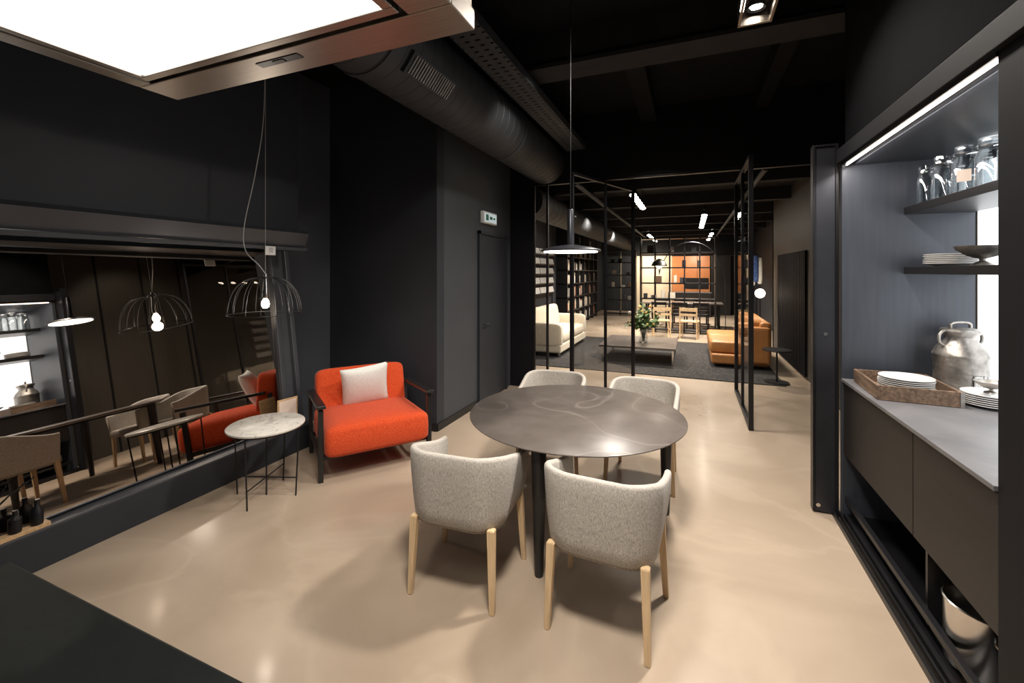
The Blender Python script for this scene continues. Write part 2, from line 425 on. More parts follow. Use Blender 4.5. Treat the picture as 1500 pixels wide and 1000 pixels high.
g = grp('mirror_ledge')
boxes('plinth', [(-4.09,-3.53,YB+0.01,3.30,0.0,0.225)], M['wall'], g, 0.004)
boxes('top_plate', [(-3.80,-3.53,YB+0.01,3.30,0.225,0.238)], M['lintel'], g, 0.003)
g = grp('mirror_lintel')
bm = bmesh.new()
prof = [(-3.60,2.15),(-3.50,2.15),(-3.47,2.12),(-3.52,1.99),(-3.60,1.985),(-4.09,1.985),(-4.09,2.139),(-3.60,2.139)]
A = [bm.verts.new((x,YB+0.01,z)) for x,z in prof]; B = [bm.verts.new((x,3.2,z)) for x,z in prof]
bm.faces.new(A); bm.faces.new(B[::-1])
for i in range(len(prof)): bm.faces.new((A[i],A[(i+1)%len(prof)],B[(i+1)%len(prof)],B[i]))
finish(bm, 'lintel_beam', M['lintel'], g)
box('lintel_lip', -3.53,-3.49,YB+0.01,3.2,1.955,1.984, M['wall2'], g, 0.003)
g = grp('light_switch', (-3.47, 2.78, 1.95))
box('plate', -0.012,0.0,-0.05,0.05,-0.05,0.03, M['white'], g, 0.003)
box('rocker', 0.0,0.005,-0.02,0.02,-0.03,0.01, M['cord'], g, 0.001)

def card(name, loc, rot, w, h, m1, m2):
    g = grp(name, loc, rot)
    box('board', -w/2,w/2,-0.006,0.006,0,h, m1, g, 0.002)
    box('print', -w/2+0.015,w/2-0.015,-0.008,-0.006,0.015,h-0.015, m2, g)
card('small_wooden_frame', (-3.570,3.04,0.239), math.radians(82), 0.20, 0.30, M['wood'], M['label'])
g = grp('diffuser_bottles', (-3.563, 1.22, 0.239))
box('coaster', -0.031,0.031,-0.14,0.14,0,0.025, M['wood'], g, 0.003)
for k,(yy,h) in enumerate(((-0.09,0.16),(0.0,0.12),(0.09,0.14))):
    lathe('bottle', [(0,0.026),(0.027,0.026),(0.029,0.04),(0.029,0.031+h*0.6),(0.012,0.031+h*0.75),(0.012,0.031+h),(0,0.031+h)], M['black'], g, loc=(0,yy,0), seg=24)
for k in range(12):
    a = random.uniform(-0.5,0.5); b = random.uniform(0.0,0.35)
    tube('reed', [(0,-0.09,0.18),(b*0.2,-0.09+a*0.15,0.25),(b*0.4,-0.09+a*0.35,0.31)], 0.003, M['black'], g, seg=5)

# ------------------------------------------------------------------ range hood
g = grp('range_hood')
HX0,HX1,HY0,HY1,HZ = -1.66,-0.495,0.02,0.965,2.35
boxes('outer_rim', [(HX0,HX1,HY1-0.115,HY1,HZ,HZ+0.05),(HX0,HX1,HY0,HY0+0.1,HZ,HZ+0.05),
                    (HX0,HX0+0.06,HY0+0.1,HY1-0.115,HZ,HZ+0.05),(HX1-0.115,HX1,HY0+0.1,HY1-0.115,HZ,HZ+0.05)], M['steel'], g, 0.003)
boxes('inner_rim', [(HX0+0.072,HX1-0.13,HY1-0.155,HY1-0.13,HZ,HZ+0.04),(HX0+0.072,HX0+0.095,HY0+0.11,HY1-0.155,HZ,HZ+0.04),
                    (HX1-0.158,HX1-0.13,HY0+0.11,HY1-0.155,HZ,HZ+0.04)], M['steel'], g, 0.002)
box('diffuser_panel', HX0+0.095,HX1-0.158,HY0+0.11,HY1-0.155,HZ+0.008,HZ+0.02, M['hoodlight'], g)
box('body', HX0+0.005,HX1-0.005,HY0+0.005,HY1-0.005,HZ+0.051,HZ+0.42, M['steel'], g, 0.004)
box('chimney', -1.35,-0.85,0.4,0.7,HZ+0.42,CZ-0.002, M['steel'], g)
box('control_slot', -1.16,-1.00,HY1-0.085,HY1-0.06,HZ-0.002,HZ+0.002, M['framemetal'], g)
box('control_button', -1.10,-1.06,HY1-0.08,HY1-0.065,HZ-0.004,HZ-0.001, M['black'], g)

g = grp('kitchen_island')
box('worktop', -1.85,-0.36,-0.35,0.625,0.86,0.90, M['island'], g, 0.006)
box('carcass', -1.80,-0.40,-0.30,0.58,0.08,0.86, M['blackwood'], g)
box('plinth', -1.76,-0.44,-0.26,0.53,0.0,0.08, M['black'], g)
boxes('door_gaps', [(-1.12-0.002,-1.12+0.002,0.58,0.583,0.1,0.84)], M['black'], g)

# ------------------------------------------------------------------ right cabinet
g = grp('display_cabinet')
CY0,CY1 = 2.05,3.72
box('far_side_panel', 0.99,1.70,CY1,CY1+0.035,0.0,2.52, M['bluepanel'], g, 0.002)
box('near_side_panel', 0.995,1.70,1.84,CY0,0.0,2.52, M['matteblack'], g, 0.002)
box('canopy', 0.97,1.74,1.84,CY1+0.04,2.52,2.62, M['matteblack'], g, 0.003)
box('ceiling_board', 1.06,1.70,CY0,CY1,2.495,2.52, M['bluepanel'], g)
box('countertop', 0.985,1.69,CY0+0.002,CY1-0.002,0.98,1.0, M['counter'], g, 0.002)
boxes('drawer_fronts', [(1.0,1.02,CY0+0.004,2.687,0.47,0.972),(1.0,1.02,2.693,CY1-0.004,0.47,0.972)], M['drawer'], g, 0.002)
box('drawer_carcass', 1.021,1.69,CY0+0.002,CY1-0.002,0.46,0.979, M['black'], g)
box('base', 1.0,1.69,CY0+0.002,CY1-0.002,0.0,0.05, M['black'], g)
boxes('floor_rail', [(0.945,0.96,0.2,CY1+0.1,0.0,0.035),(0.975,0.985,0.2,CY1+0.1,0.0,0.05)], M['black'], g, 0.001)
boxes('rail_bar', [(1.005,1.035,CY0+0.01,CY1-0.01,0.14,0.17)], M['black'], g, 0.002)
box('divider', 1.05,1.60,2.675,2.695,0.05,0.46, M['black'], g)
box('lower_back', 1.66,1.70,CY0,CY1,0.05,0.46, M['black'], g)
for nm,z in (('upper_shelf',2.135),('lower_shelf',1.735)):
    box(nm, 1.335,1.695,CY0+0.002,CY1-0.002,z,z+0.048, M['blackwood'], g, 0.002)
box('back_mullion', 1.70,1.73,CY0,CY1+0.03,2.44,2.52, M['bluepanel'], g)
box('led_strip', 1.008,1.017,CY0+0.02,CY1-0.02,2.494,2.502, M['led'], g)
box('led_channel', 0.99,1.055,CY0,CY1,2.502,2.52, M['framemetal'], g)
g = grp('window_1')
box('frosted_pane', 1.705,1.715,CY0+0.01,CY1-0.01,1.0,2.45, M['window'], g)
boxes('window_frame', [(1.70,1.72,CY0,CY0+0.02,1.0,2.45),(1.70,1.72,2.86,2.88,1.0,2.45)], M['black'], g)
box('wall_cabinet_bulkhead', 1.02,RX,YB,CY1+0.04,2.625,CZ, M['bulk'])
g = grp('folding_cabinet_door')
box('leaf', 0.845,0.965,3.77,3.82,0.012,2.655, M['framemetal'], g, 0.003)
boxes('edge_frame', [(0.828,0.845,3.765,3.835,0.01,2.67),(0.965,0.985,3.765,3.835,0.01,2.67),(0.845,0.965,3.765,3.835,2.655,2.67)], M['black'], g, 0.002)
lathe('door_pull', [(0,0),(0.012,0),(0.012,0.004),(0,0.004)], M['steel2'], g, loc=(0.905,3.77,1.3), mtx=R(90,'X'), seg=16)
lathe('hinge_cap', [(0,0),(0.014,0),(0.014,0.004),(0,0.004)], M['steel2'], g, loc=(0.86,3.765,0.06), mtx=R(90,'X'), seg=16)

def jar(loc, r, h, lab=False):
    g = grp('glass_jar', loc)
    t = 0.004
    lathe('glass', [(0,0.0),(r*0.92,0.0),(r,0.012),(r,h*0.72),(r*0.78,h*0.84),(r*0.78,h),(r*0.78-t,h),(r*0.78-t,h*0.84),(r-t,h*0.71),(r-t,0.014),(0,0.008)], M['jar'], g, seg=32)
    lathe('rim', [(r*0.78,h*0.90),(r*0.86,h*0.92),(r*0.86,h*0.95),(r*0.78,h*0.97)], M['jar'], g, seg=32)
    lathe('lid', [(0,h+0.001),(r*0.82,h+0.001),(r*0.84,h+0.02),(r*0.3,h+0.028),(0,h+0.03)], M['jar'], g, seg=32)
    bm = bmesh.new()
    tube('', [(r*0.82*math.cos(2*math.pi*k/24), r*0.82*math.sin(2*math.pi*k/24), h*0.90) for k in range(24)], 0.0025, None, seg=5, cyclic=True, bm_out=bm)
    tube('', [(r*0.84,0,h*0.9),(r*0.98,0,h*0.96),(r*0.84,0,h+0.015)], 0.0025, None, seg=5, bm_out=bm)
    finish(bm, 'clamp_wire', M['steel2'], g)
    if lab:
        box('label', -0.03,0.03,-r-0.004,-r-0.001,h*0.3,h*0.55, M['label'], g, mtx=R(-35,'Z'))
zs = 2.184
jar((1.405,3.60,zs),0.045,0.22); jar((1.44,3.47,zs),0.055,0.25); jar((1.48,3.32,zs),0.065,0.27,True); jar((1.51,3.15,zs),0.07,0.27)
jar((1.55,3.62,zs),0.055,0.25); jar((1.60,3.45,zs),0.055,0.26); jar((1.50,2.95,zs),0.065,0.25); jar((1.64,3.27,zs),0.05,0.24)

def plates(name, loc, r, n, dz=0.011):
    g = grp(name, loc)
    for k in range(n):
        z = k*dz; o = random.uniform(-0.003,0.003)
        lathe('plate', [(0,z),(r*0.55,z),(r*0.62,z+0.004),(r,z+0.017),(r,z+0.021),(r*0.62,z+0.009),(r*0.55,z+0.005),(0,z+0.005)], M['china'], g, loc=(o,-o,0), seg=48)
def bowl(loc, r, h, foot=True):
    g = grp('silver_bowl', loc)
    lathe('cup', [(0,0.0),(r*0.45,0.0),(r*0.40,0.008),(r*0.12,h*0.25),(r*0.12,h*0.35),(r*0.5,h*0.48),(r*0.9,h*0.8),(r,h),(r*1.02,h),(r*0.95,h*0.82),(r*0.5,h*0.54),(0,h*0.45)], M['pewter'], g, seg=40)
plates('stack_of_plates', (1.49,3.50,1.784), 0.13, 6)
bowl((1.50,3.22,1.784), 0.115, 0.11)
g = grp('wooden_tray', (1.215,3.40,1.001), math.radians(-3))
boxes('tray_body', [(-0.19,0.19,-0.24,0.24,0,0.012),(-0.19,-0.175,-0.24,0.24,0.012,0.085),(0.175,0.19,-0.24,0.24,0.012,0.085),(-0.175,0.175,-0.24,-0.225,0.012,0.085),(-0.175,0.175,0.225,0.24,0.012,0.085)], M['tray'], g, 0.002)
boxes('metal_corner', [(0.175,0.193,-0.243,-0.24,0.0,0.085),(0.19,0.193,-0.24,-0.215,0.0,0.085)], M['pewter'], g)
plates('plates_in_tray', (1.22,3.37,1.014), 0.132, 8)
plates('stack_of_plates', (1.55,3.25,1.001), 0.125, 6)
bowl((1.55,3.25,1.074), 0.07, 0.065)
g = grp('milk_can', (1.562,3.575,1.001), math.radians(20))
lathe('body', [(0,0),(0.118,0),(0.126,0.01),(0.128,0.025),(0.126,0.03),(0.128,0.22),(0.132,0.225),(0.132,0.237),(0.126,0.245),(0.115,0.275),(0.085,0.312),(0.076,0.325),(0.074,0.345),(0.088,0.365),(0.090,0.375),(0.082,0.375),(0,0.372)], M['pewter'], g)
lathe('lid', [(0.094,0.368),(0.098,0.38),(0.092,0.393),(0.05,0.400),(0.03,0.403),(0,0.404)], M['pewter'], g)
tube('lid_handle', spline([(-0.06,0,0.395),(-0.055,0,0.425),(0,0,0.433),(0.055,0,0.425),(0.06,0,0.395)]), 0.009, M['pewter'], g)
for s in (-1,1):
    tube('side_handle', spline([(s*0.10,0,0.29),(s*0.125,0,0.31),(s*0.128,0,0.35),(s*0.11,0,0.375),(s*0.09,0,0.38)]), 0.009, M['pewter'], g)
boxes('label', [(-0.045,0.045,-0.1345,-0.131,0.06,0.125)], M['barcode'], g)
g = grp('steel_stockpot', (1.17,2.48,0.051))
lathe('pot', [(0,0),(0.125,0),(0.135,0.012),(0.135,0.27),(0.141,0.276),(0.135,0.28),(0.130,0.27),(0.130,0.014),(0,0.010)], M['steel2'], g)
for s in (-1,1):
    tube('handle', spline([(-0.035,s*0.134,0.2),(-0.03,s*0.165,0.205),(0.03,s*0.165,0.205),(0.035,s*0.134,0.2)]), 0.006, M['steel2'], g)

# ------------------------------------------------------------------ dining table
TX,TY = -0.76,3.04
g = grp('round_dining_table', (TX,TY,0))
lathe('marble_top', [(0,0.728),(0.70,0.728),(0.74,0.741),(0.747,0.746),(0.747,0.75),(0.742,0.753),(0,0.753)], M['tabletop'], g, seg=96, ang=50)
for k, a in enumerate((-94, 26, 146)):
    ca, sa = math.cos(math.radians(a)), math.sin(math.radians(a))
    lathe('leg_%d' % (k+1), [(0,0),(0.022,0),(0.025,0.01),(0.036,0.35),(0.043,0.60),(0.044,0.727),(0,0.727)], M['blackwood'], g, loc=(0.665*ca,0.665*sa,0), seg=28)
    box('spoke_%d' % (k+1), 0.0,0.66,-0.02,0.02,0.70,0.725, M['blackwood'], g, mtx=R(a,'Z'))

# ------------------------------------------------------------------ dining chairs
def dining_chair(loc, rot):
    g = grp('dining_chair', (loc[0],loc[1],0), math.radians(rot))
    w,d,Rr,yf = 0.285,0.265,0.17,0.25
    path = []
    for k in range(9): path.append((-w, yf-(yf+d-Rr)*k/8, -1, 0))
    for k in range(1,13):
        a = math.pi + (math.pi/2)*k/12; path.append((-w+Rr+Rr*math.cos(a), -d+Rr+Rr*math.sin(a), math.cos(a), math.sin(a)))
    for k in range(1,7): path.append((-w+Rr+(2*w-2*Rr)*k/6, -d, 0, -1))
    for k in range(1,13):
        a = 1.5*math.pi + (math.pi/2)*k/12; path.append((w-Rr+Rr*math.cos(a), -d+Rr+Rr*math.sin(a), math.cos(a), math.sin(a)))
    for k in range(1,9): path.append((w, -d+Rr+(yf+d-Rr)*k/8, 1, 0))
    bm = bmesh.new(); rings = []
    t = 0.038; zb = 0.405
    for (x,y,nx,ny) in path:
        s = min(1,max(0,(yf-y)/(yf+d))); s = s*s*(3-2*s)
        zt = 0.680 + 0.112*s
        cs = []
        off = lambda f: -0.018*(1-f)**2+0.010*f
        for q in range(7):
            f = q/6; z = zb+0.015+(zt-0.02-zb-0.015)*f
            cs.append((off(f), z))
        o = 0.010
        for q in range(1,6):
            a = math.pi*q/6
            cs.append((o - t/2 + t/2*math.cos(a), zt-0.02+0.02*math.sin(a)))
        for q in range(5):
            f = 1-q/4; z = zb+0.015+(zt-0.02-zb-0.015)*f
            cs.append((off(f) - t, z))
        cs.append((-0.040, zb)); cs.append((-0.028, zb))
        rings.append([bm.verts.new((x+nx*oo, y+ny*oo - (0.018*(1-(z-zb)/(zt-zb)) if abs(y-yf)<1e-6 else 0), z)) for oo,z in cs])
    n = len(rings[0])
    for a,b in zip(rings, rings[1:]):
        for k in range(n): bm.faces.new((a[k],a[(k+1)%n],b[(k+1)%n],b[k]))
    bm.faces.new(rings[0]); bm.faces.new(rings[-1])
    autosmooth(finish(bm, 'shell', M['tweed'], g), 50)
    bm = bmesh.new(); lo = []; levels = [(0.045,0.385),(0.032,0.39),(0.028,0.41),(0.03,0.455),(0.04,0.472),(0.07,0.48)]
    for off,z in levels:
        row = [bm.verts.new((x-nx*off, y-ny*off-(off-0.03 if k in (0,len(path)-1) else 0), z)) for k,(x,y,nx,ny) in enumerate(path)]
        lo.append(row)
    n = len(path)
    for a,b in zip(lo, lo[1:]):
        for k in range(n): bm.faces.new((a[k],a[(k+1)%n],b[(k+1)%n],b[k]))
    bm.faces.new(lo[0]); bm.faces.new(lo[-1])
    autosmooth(finish(bm, 'seat', M['seatfab'], g), 60)
    for nm,(tx,ty),(bx,by) in (('leg_1',(-0.225,-0.212),(-0.238,-0.235)),('leg_2',(0.225,-0.212),(0.238,-0.235)),('leg_3',(-0.245,0.215),(-0.268,0.232)),('leg_4',(0.245,0.215),(0.268,0.232))):
        bm = bmesh.new(); R0 = []
        for (cx,cy,h,z) in ((bx,by,0.0135,0.0),(tx,ty,0.020,0.418)):
            R0.append([bm.verts.new((cx+sx*h,cy+sy*h,z)) for sx,sy in ((-1,-1),(1,-1),(1,1),(-1,1))])
        bm.faces.new(R0[0]); bm.faces.new(R0[1])
        for k in range(4): bm.faces.new((R0[0][k],R0[0][(k+1)%4],R0[1][(k+1)%4],R0[1][k]))
        bmesh.ops.bevel(bm, geom=bm.edges[:], offset=0.003, segments=2, affect='EDGES')
        finish(bm, nm, M['ash'], g)
dining_chair((-1.19,2.235), 4)
dining_chair((-0.40,2.265), -3)
dining_chair((-1.17,3.83), 184)
dining_chair((-0.375,3.85), 177)

# ------------------------------------------------------------------ red lounge armchair
g = grp('red_armchair', (-2.87,3.35,0), math.radians(-126.9))
W = 0.47
for s in (-1,1):
    x = s*W
    bm = bmesh.new()
    addbox(bm, x-0.020,x+0.020,0.365,0.410,0.0,0.60, 0.004)
    mt = T(x,0.03,0.610) @ R(3,'X')
    addbox(bm, -0.035,0.035,-0.36,0.41,-0.014,0.014, 0.005, 0, mt)
    mt = T(x,-0.33,0.30) @ R(8,'X')
    addbox(bm, -0.017,0.017,-0.02,0.02,-0.29,0.28, 0.004, 0, mt)
    addbox(bm, x-0.014,x+0.014,-0.31,0.37,0.165,0.205, 0.003)
    finish(bm, 'side_frame_%d' % (1 if s<0 else 2), M['blackwood'], g)
boxes('cross_rails', [(-W+0.014,W-0.014,0.33,0.36,0.165,0.20),(-W+0.014,W-0.014,-0.31,-0.28,0.165,0.20)], M['blackwood'], g, 0.003)
cushion('seat_cushion', 0.90,0.82,0.28, M['red'], g, T(0,0.08,0.320)@R(2,'X'), 0.13,0.33, crown=0.12)
cushion('back_cushion', 0.86,0.20,0.50, M['red'], g, T(0,-0.315,0.540)@R(12,'X'), 0.26,0.22)
pillow('throw_pillow', 0.45,0.45,0.15, M['cream'], g, T(0.0,-0.13,0.630)@R(70,'X')@R(-6,'Z'))

# ------------------------------------------------------------------ side table
g = grp('marble_side_table', (-3.08,2.43,0))
lathe('marble_top', [(0,0.54),(0.268,0.54),(0.275,0.546),(0.275,0.556),(0.270,0.56),(0,0.56)], M['whitemarble'], g, seg=64)
lathe('rim_ring', [(0.255,0.53),(0.265,0.53),(0.265,0.54),(0.255,0.54)], M['black'], g, seg=48)
bm = bmesh.new()
for a in (20,110,200,290):
    c,s = math.cos(math.radians(a)), math.sin(math.radians(a))
    tube('', [(0.26*c,0.26*s,0.535),(0.235*c,0.235*s,0.0)], 0.006, None, bm_out=bm)
    tube('', [(0.243*c,0.243*s,0.14),(0.0,0.0,0.14)], 0.005, None, bm_out=bm)
tube('', [(0,0,0.0),(0,0,0.54)], 0.006, None, bm_out=bm)
finish(bm, 'wire_legs', M['black'], g)

# ------------------------------------------------------------------ cage pendant
PX,PY = -3.13,2.46
g = grp('cage_pendant_lamp', (PX,PY,0))
bm = bmesh.new(); zt, hh, rr = 1.705, 0.29, 0.262
for k in range(16):
    a = 2*math.pi*k/16; pts = []
    for q in range(13):
        f = q/12*math.pi/2
        r = 0.04+(rr-0.04)*math.sin(f)**0.8; z = zt-hh*(1-math.cos(f))
        pts.append((r*math.cos(a), r*math.sin(a), z))
    tube('', pts, 0.0026, None, seg=6, bm_out=bm)
for r,z in ((rr,zt-hh),(0.04,zt)):
    tube('', [(r*math.cos(2*math.pi*k/48), r*math.sin(2*math.pi*k/48), z) for k in range(48)], 0.003, None, seg=6, cyclic=True, bm_out=bm)
finish(bm, 'wire_cage', M['black'], g, smooth=True)
lathe('socket', [(0,zt+0.03),(0.014,zt+0.03),(0.016,zt-0.02),(0.022,zt-0.10),(0.022,zt-0.15),(0.018,zt-0.165),(0,zt-0.165)], M['steel2'], g, seg=24)
lathe('top_disc', [(0,zt+0.005),(0.045,zt+0.005),(0.045,zt-0.005),(0,zt-0.005)], M['framemetal'], g, seg=24)
lathe('light_bulb', [(0,zt-0.166),(0.012,zt-0.168),(0.024,zt-0.19),(0.029,zt-0.21),(0.024,zt-0.232),(0.012,zt-0.243),(0,zt-0.245)], M['bulb'], g, seg=24, ang=80)
tube('suspension_wire', [(0,0,zt+0.03),(0,0,CZ-0.001)], 0.0018, M['cord'], g, seg=5)
tube('electric_cord', spline([(0,0,zt+0.03),(-0.05,-0.02,zt+0.10),(-0.15,-0.06,zt+0.22),(-0.16,-0.06,zt+0.42),(-0.07,-0.03,zt+0.85),(-0.015,0,zt+1.35),(-0.01,0,CZ-0.005)]), 0.004, M['cord'], g, seg=6)
lathe('canopy', [(0,CZ-0.001),(0.05,CZ-0.001),(0.05,CZ-0.025),(0,CZ-0.025)], M['black'], g, seg=24)

# ------------------------------------------------------------------ disc pendant over table
g = grp('disc_pendant_lamp', (-0.79,3.03,0))
lathe('shade', [(0.018,1.945),(0.06,1.938),(0.15,1.925),(0.205,1.910),(0.214,1.902),(0.212,1.895),(0.0,1.895)], M['framemetal'], g, seg=64)
lathe('diffuser', [(0,1.8945),(0.19,1.8945),(0.19,1.889),(0,1.887)], M['lamp'], g, seg=48)
lathe('stem', [(0,1.93),(0.024,1.93),(0.024,2.19),(0.020,2.195),(0,2.195)], M['framemetal'], g, seg=24)
tube('cable', [(0,0,2.195),(0,0,CZ-0.001)], 0.003, M['black'], g, seg=5)
lathe('canopy', [(0,CZ-0.001),(0.05,CZ-0.001),(0.05,CZ-0.025),(0,CZ-0.025)], M['black'], g, seg=24)

# ------------------------------------------------------------------ glazed partition
g = grp('glazed_partition')
boxes('fixed_frame', [(-2.22,-2.18,YP+0.03,YP+0.08,0.0,3.05),(-2.22,RX,YP+0.02,YP+0.09,3.05,3.09),(-2.0,-1.97,YP+0.03,YP+0.08,0,3.05)], M['black'], g, 0.003)
box('fixed_glass', -2.18,-2.0,YP+0.05,YP+0.056,0.02,3.05, M['glass'], g)
def pivot_door(name, cx, rot, w=1.67, hz=3.04):
    g = grp(name, (cx, YP+0.055, 0), math.radians(rot))
    h = w/2
    boxes('frame', [(-h,-h+0.035,-0.025,0.025,0.012,hz),(h-0.035,h,-0.025,0.025,0.012,hz),(-h+0.035,h-0.035,-0.025,0.025,0.012,0.055),(-h+0.035,h-0.035,-0.025,0.025,hz-0.035,hz)], M['black'], g, 0.003)
    boxes('glazing_bars', [(-0.012,0.012,-0.018,0.018,0.055,hz-0.035)], M['black'], g)
    box('glass', -h+0.035,h-0.035,-0.003,0.003,0.055,hz-0.035, M['glass'], g)
pivot_door('door_2', -1.12, 69)
pivot_door('door_3', 0.62, 90)

# ------------------------------------------------------------------ showroom
box('area_rug', -3.2,1.35,7.7,11.6,0.0,0.014, M['rug'], None, 0.003)

g = grp('beige_sofa', (-2.90,9.65,0.014))
box('base', -0.5,0.48,-1.15,1.15,0.08,0.26, M['sofab'], g, 0.03)
for sx in (-0.42,0.42):
    for sy in (-1.05,1.05): box('foot', sx-0.02,sx+0.02,sy-0.02,sy+0.02,0.0,0.08, M['steel2'], g)
for k in (-1,1):
    cushion('seat_cushion', 0.72,0.98,0.24, M['sofab'], g, T(0.12,k*0.48,0.36), 0.2,0.35)
    cushion('back_cushion', 0.26,0.98,0.52, M['sofab'], g, T(-0.28,k*0.48,0.68)@R(-10,'Y'), 0.25,0.35)
    cushion('armrest', 0.98,0.2,0.50, M['sofab'], g, T(0.0,k*1.06,0.44), 0.25,0.3)
cushion('backrest', 0.22,2.2,0.76, M['sofab'], g, T(-0.43,0,0.50), 0.25,0.3)

g = grp('tan_leather_sofa', (0.86,9.75,0.014))
box('base', -0.5,0.42,-1.0,1.0,0.06,0.24, M['tan'], g, 0.03)
box('foot_rail', -0.4,0.35,-0.9,0.9,0.0,0.06, M['black'], g)
for k in (-1,1):
    cushion('seat_cushion', 0.68,0.92,0.24, M['tan'], g, T(-0.18,k*0.44,0.35), 0.15,0.3)
    cushion('back_cushion', 0.24,0.92,0.48, M['tan'], g, T(0.2,k*0.44,0.64)@R(8,'Y'), 0.2,0.3)
box('backrest', 0.28,0.46,-1.0,1.0,0.2,0.84, M['tan'], g, 0.05)
box('armrest', -0.05,0.44,-1.06,-0.86,0.1,0.76, M['tan'], g, 0.05)

g = grp('low_coffee_table', (-0.92,9.15,0.014))
box('slab', -0.72,0.68,-0.72,0.72,0.29,0.33, M['tabletop'], g, 0.004)
boxes('legs', [(-0.68,-0.65,-0.68,-0.65,0,0.29),(0.61,0.64,-0.68,-0.65,0,0.29),(-0.68,-0.65,0.65,0.68,0,0.29),(0.61,0.64,0.65,0.68,0,0.29)], M['steel2'], g)

g = grp('vase_of_flowers', (-0.86,9.0,0.345))
lathe('vase', [(0,0),(0.07,0),(0.085,0.03),(0.075,0.15),(0.06,0.2),(0.085,0.25),(0.08,0.25),(0.055,0.2),(0,0.02)], M['jar'], g, seg=28)
bs = bmesh.new(); bl = bmesh.new(); bf = bmesh.new()
for k in range(46):
    a = random.uniform(0,2*math.pi); rr2 = random.uniform(0.03,0.38); zt2 = 0.25+random.uniform(0.12,0.55)*(1-rr2*0.9)
    tip = Vector((rr2*math.cos(a), rr2*math.sin(a), zt2))
    tube('', spline([(0.02*math.cos(a),0.02*math.sin(a),0.03),(0.04*math.cos(a),0.04*math.sin(a),0.26),tip],5), 0.003, None, seg=4, bm_out=bs)
    for q in range(9):
        f = random.uniform(0.3,1); c = Vector((0.04*math.cos(a),0.04*math.sin(a),0.26)).lerp(tip,f)
        d1 = Vector((random.uniform(-1,1),random.uniform(-1,1),random.uniform(-0.4,0.8))).normalized()*random.uniform(0.07,0.13)
        s1 = d1.cross(Vector((random.uniform(-1,1),random.uniform(-1,1),1))).normalized()*0.026
        vs = [bl.verts.new(p) for p in (c, c+d1*0.5+s1, c+d1, c+d1*0.5-s1)]; bl.faces.new(vs)
    if k % 2 == 0:
        bmesh.ops.create_icosphere(bf, subdivisions=1, radius=random.uniform(0.022,0.038), matrix=Matrix.Translation(tip))
finish(bs,'stems',M['green'],g); finish(bl,'leaves',M['green'],g); finish(bf,'blossoms',M['flowers'],g)

g = grp('black_side_table', (1.26,7.9,0.014))
lathe('top', [(0,0.50),(0.20,0.50),(0.205,0.51),(0.20,0.52),(0,0.52)], M['black'], g, seg=40)
lathe('post', [(0,0.0),(0.17,0.0),(0.17,0.012),(0.015,0.016),(0.012,0.5),(0,0.5)], M['black'], g, seg=40)

g = grp('globe_floor_lamp', (1.40,10.75,0.014))
lathe('stand', [(0,0),(0.13,0),(0.13,0.015),(0.012,0.02),(0.012,1.16),(0.03,1.18),(0,1.18)], M['black'], g, seg=32)
lathe('globe', [(0.10*math.sin(math.pi*k/14), 1.27-0.10*math.cos(math.pi*k/14)) for k in range(15)], M['globe'], g, seg=28, ang=80)

g = grp('coat_stand', (1.38,11.16,0.014))
lathe('pole', [(0,0),(0.16,0),(0.16,0.015),(0.014,0.02),(0.014,2.15),(0,2.16)], M['black'], g, seg=24)
for k in range(4):
    a = math.pi/2*k+0.4
    tube('hook', [(0,0,2.05),(0.08*math.cos(a),0.08*math.sin(a),2.08),(0.11*math.cos(a),0.11*math.sin(a),2.14)], 0.007, M['black'], g)
for k,(dx,dy,mm,zc) in enumerate(((-0.08,-0.05,M['cream'],1.72),(-0.02,-0.09,M['blue'],1.80),(0.06,-0.06,M['cream'],1.76),(0.02,0.06,M['blue'],1.74))):
    cushion('hanging_garment', 0.11,0.10,0.60, mm, g, T(dx,dy,zc), 0.8,0.45, n=12)

g = grp('magazine_display', (SL+0.02,0,0))
boxes('uprights', [(0.0,0.02,10.2,10.23,0,2.4),(0.0,0.02,12.17,12.2,0,2.4)], M['black'], g)
for k in range(5):
    z = 1.15+k*0.26
    boxes('ledge', [(0.0,0.11,10.2,12.2,z,z+0.015),(0.10,0.11,10.2,12.2,z+0.015,z+0.035)], M['black'], g)
    for q in range(3):
        box('magazine', -0.005,0.005,-0.28,0.28,0,0.17, M['white'], g, mtx=T(0.08,10.6+q*0.62,z+0.018)@R(-14,'Y'))

g = grp('tall_bookcase', (SL+0.005,0,0))
lst = []
for k in range(7): y = 12.7+k*0.75; lst.append((0.0,0.34,y,y+0.03,0,3.1))
for k in range(8): z = 0.1+k*0.42; lst.append((0.0,0.34,12.7,17.23,z,z+0.03))
boxes('frame', lst, M['black'], g)
box('back_panel', 0.001,0.012,12.73,14.9,0.13,3.05, M['creamwall'], g)
bm = bmesh.new()
for k in range(7):
    z = 0.131+k*0.42
    y = 12.75
    while y < 17.1:
        if random.random() < 0.15: y += 0.2; continue
        w = random.uniform(0.03,0.07)
        fr = (y-12.7) % 0.75
        if fr < 0.04 or fr+w > 0.74: y += 0.05; continue
        addbox(bm, 0.03,random.uniform(0.2,0.28),y,y+w,z,z+random.uniform(0.2,0.34)); y += w+0.004
finish(bm, 'books', M['books'], g)

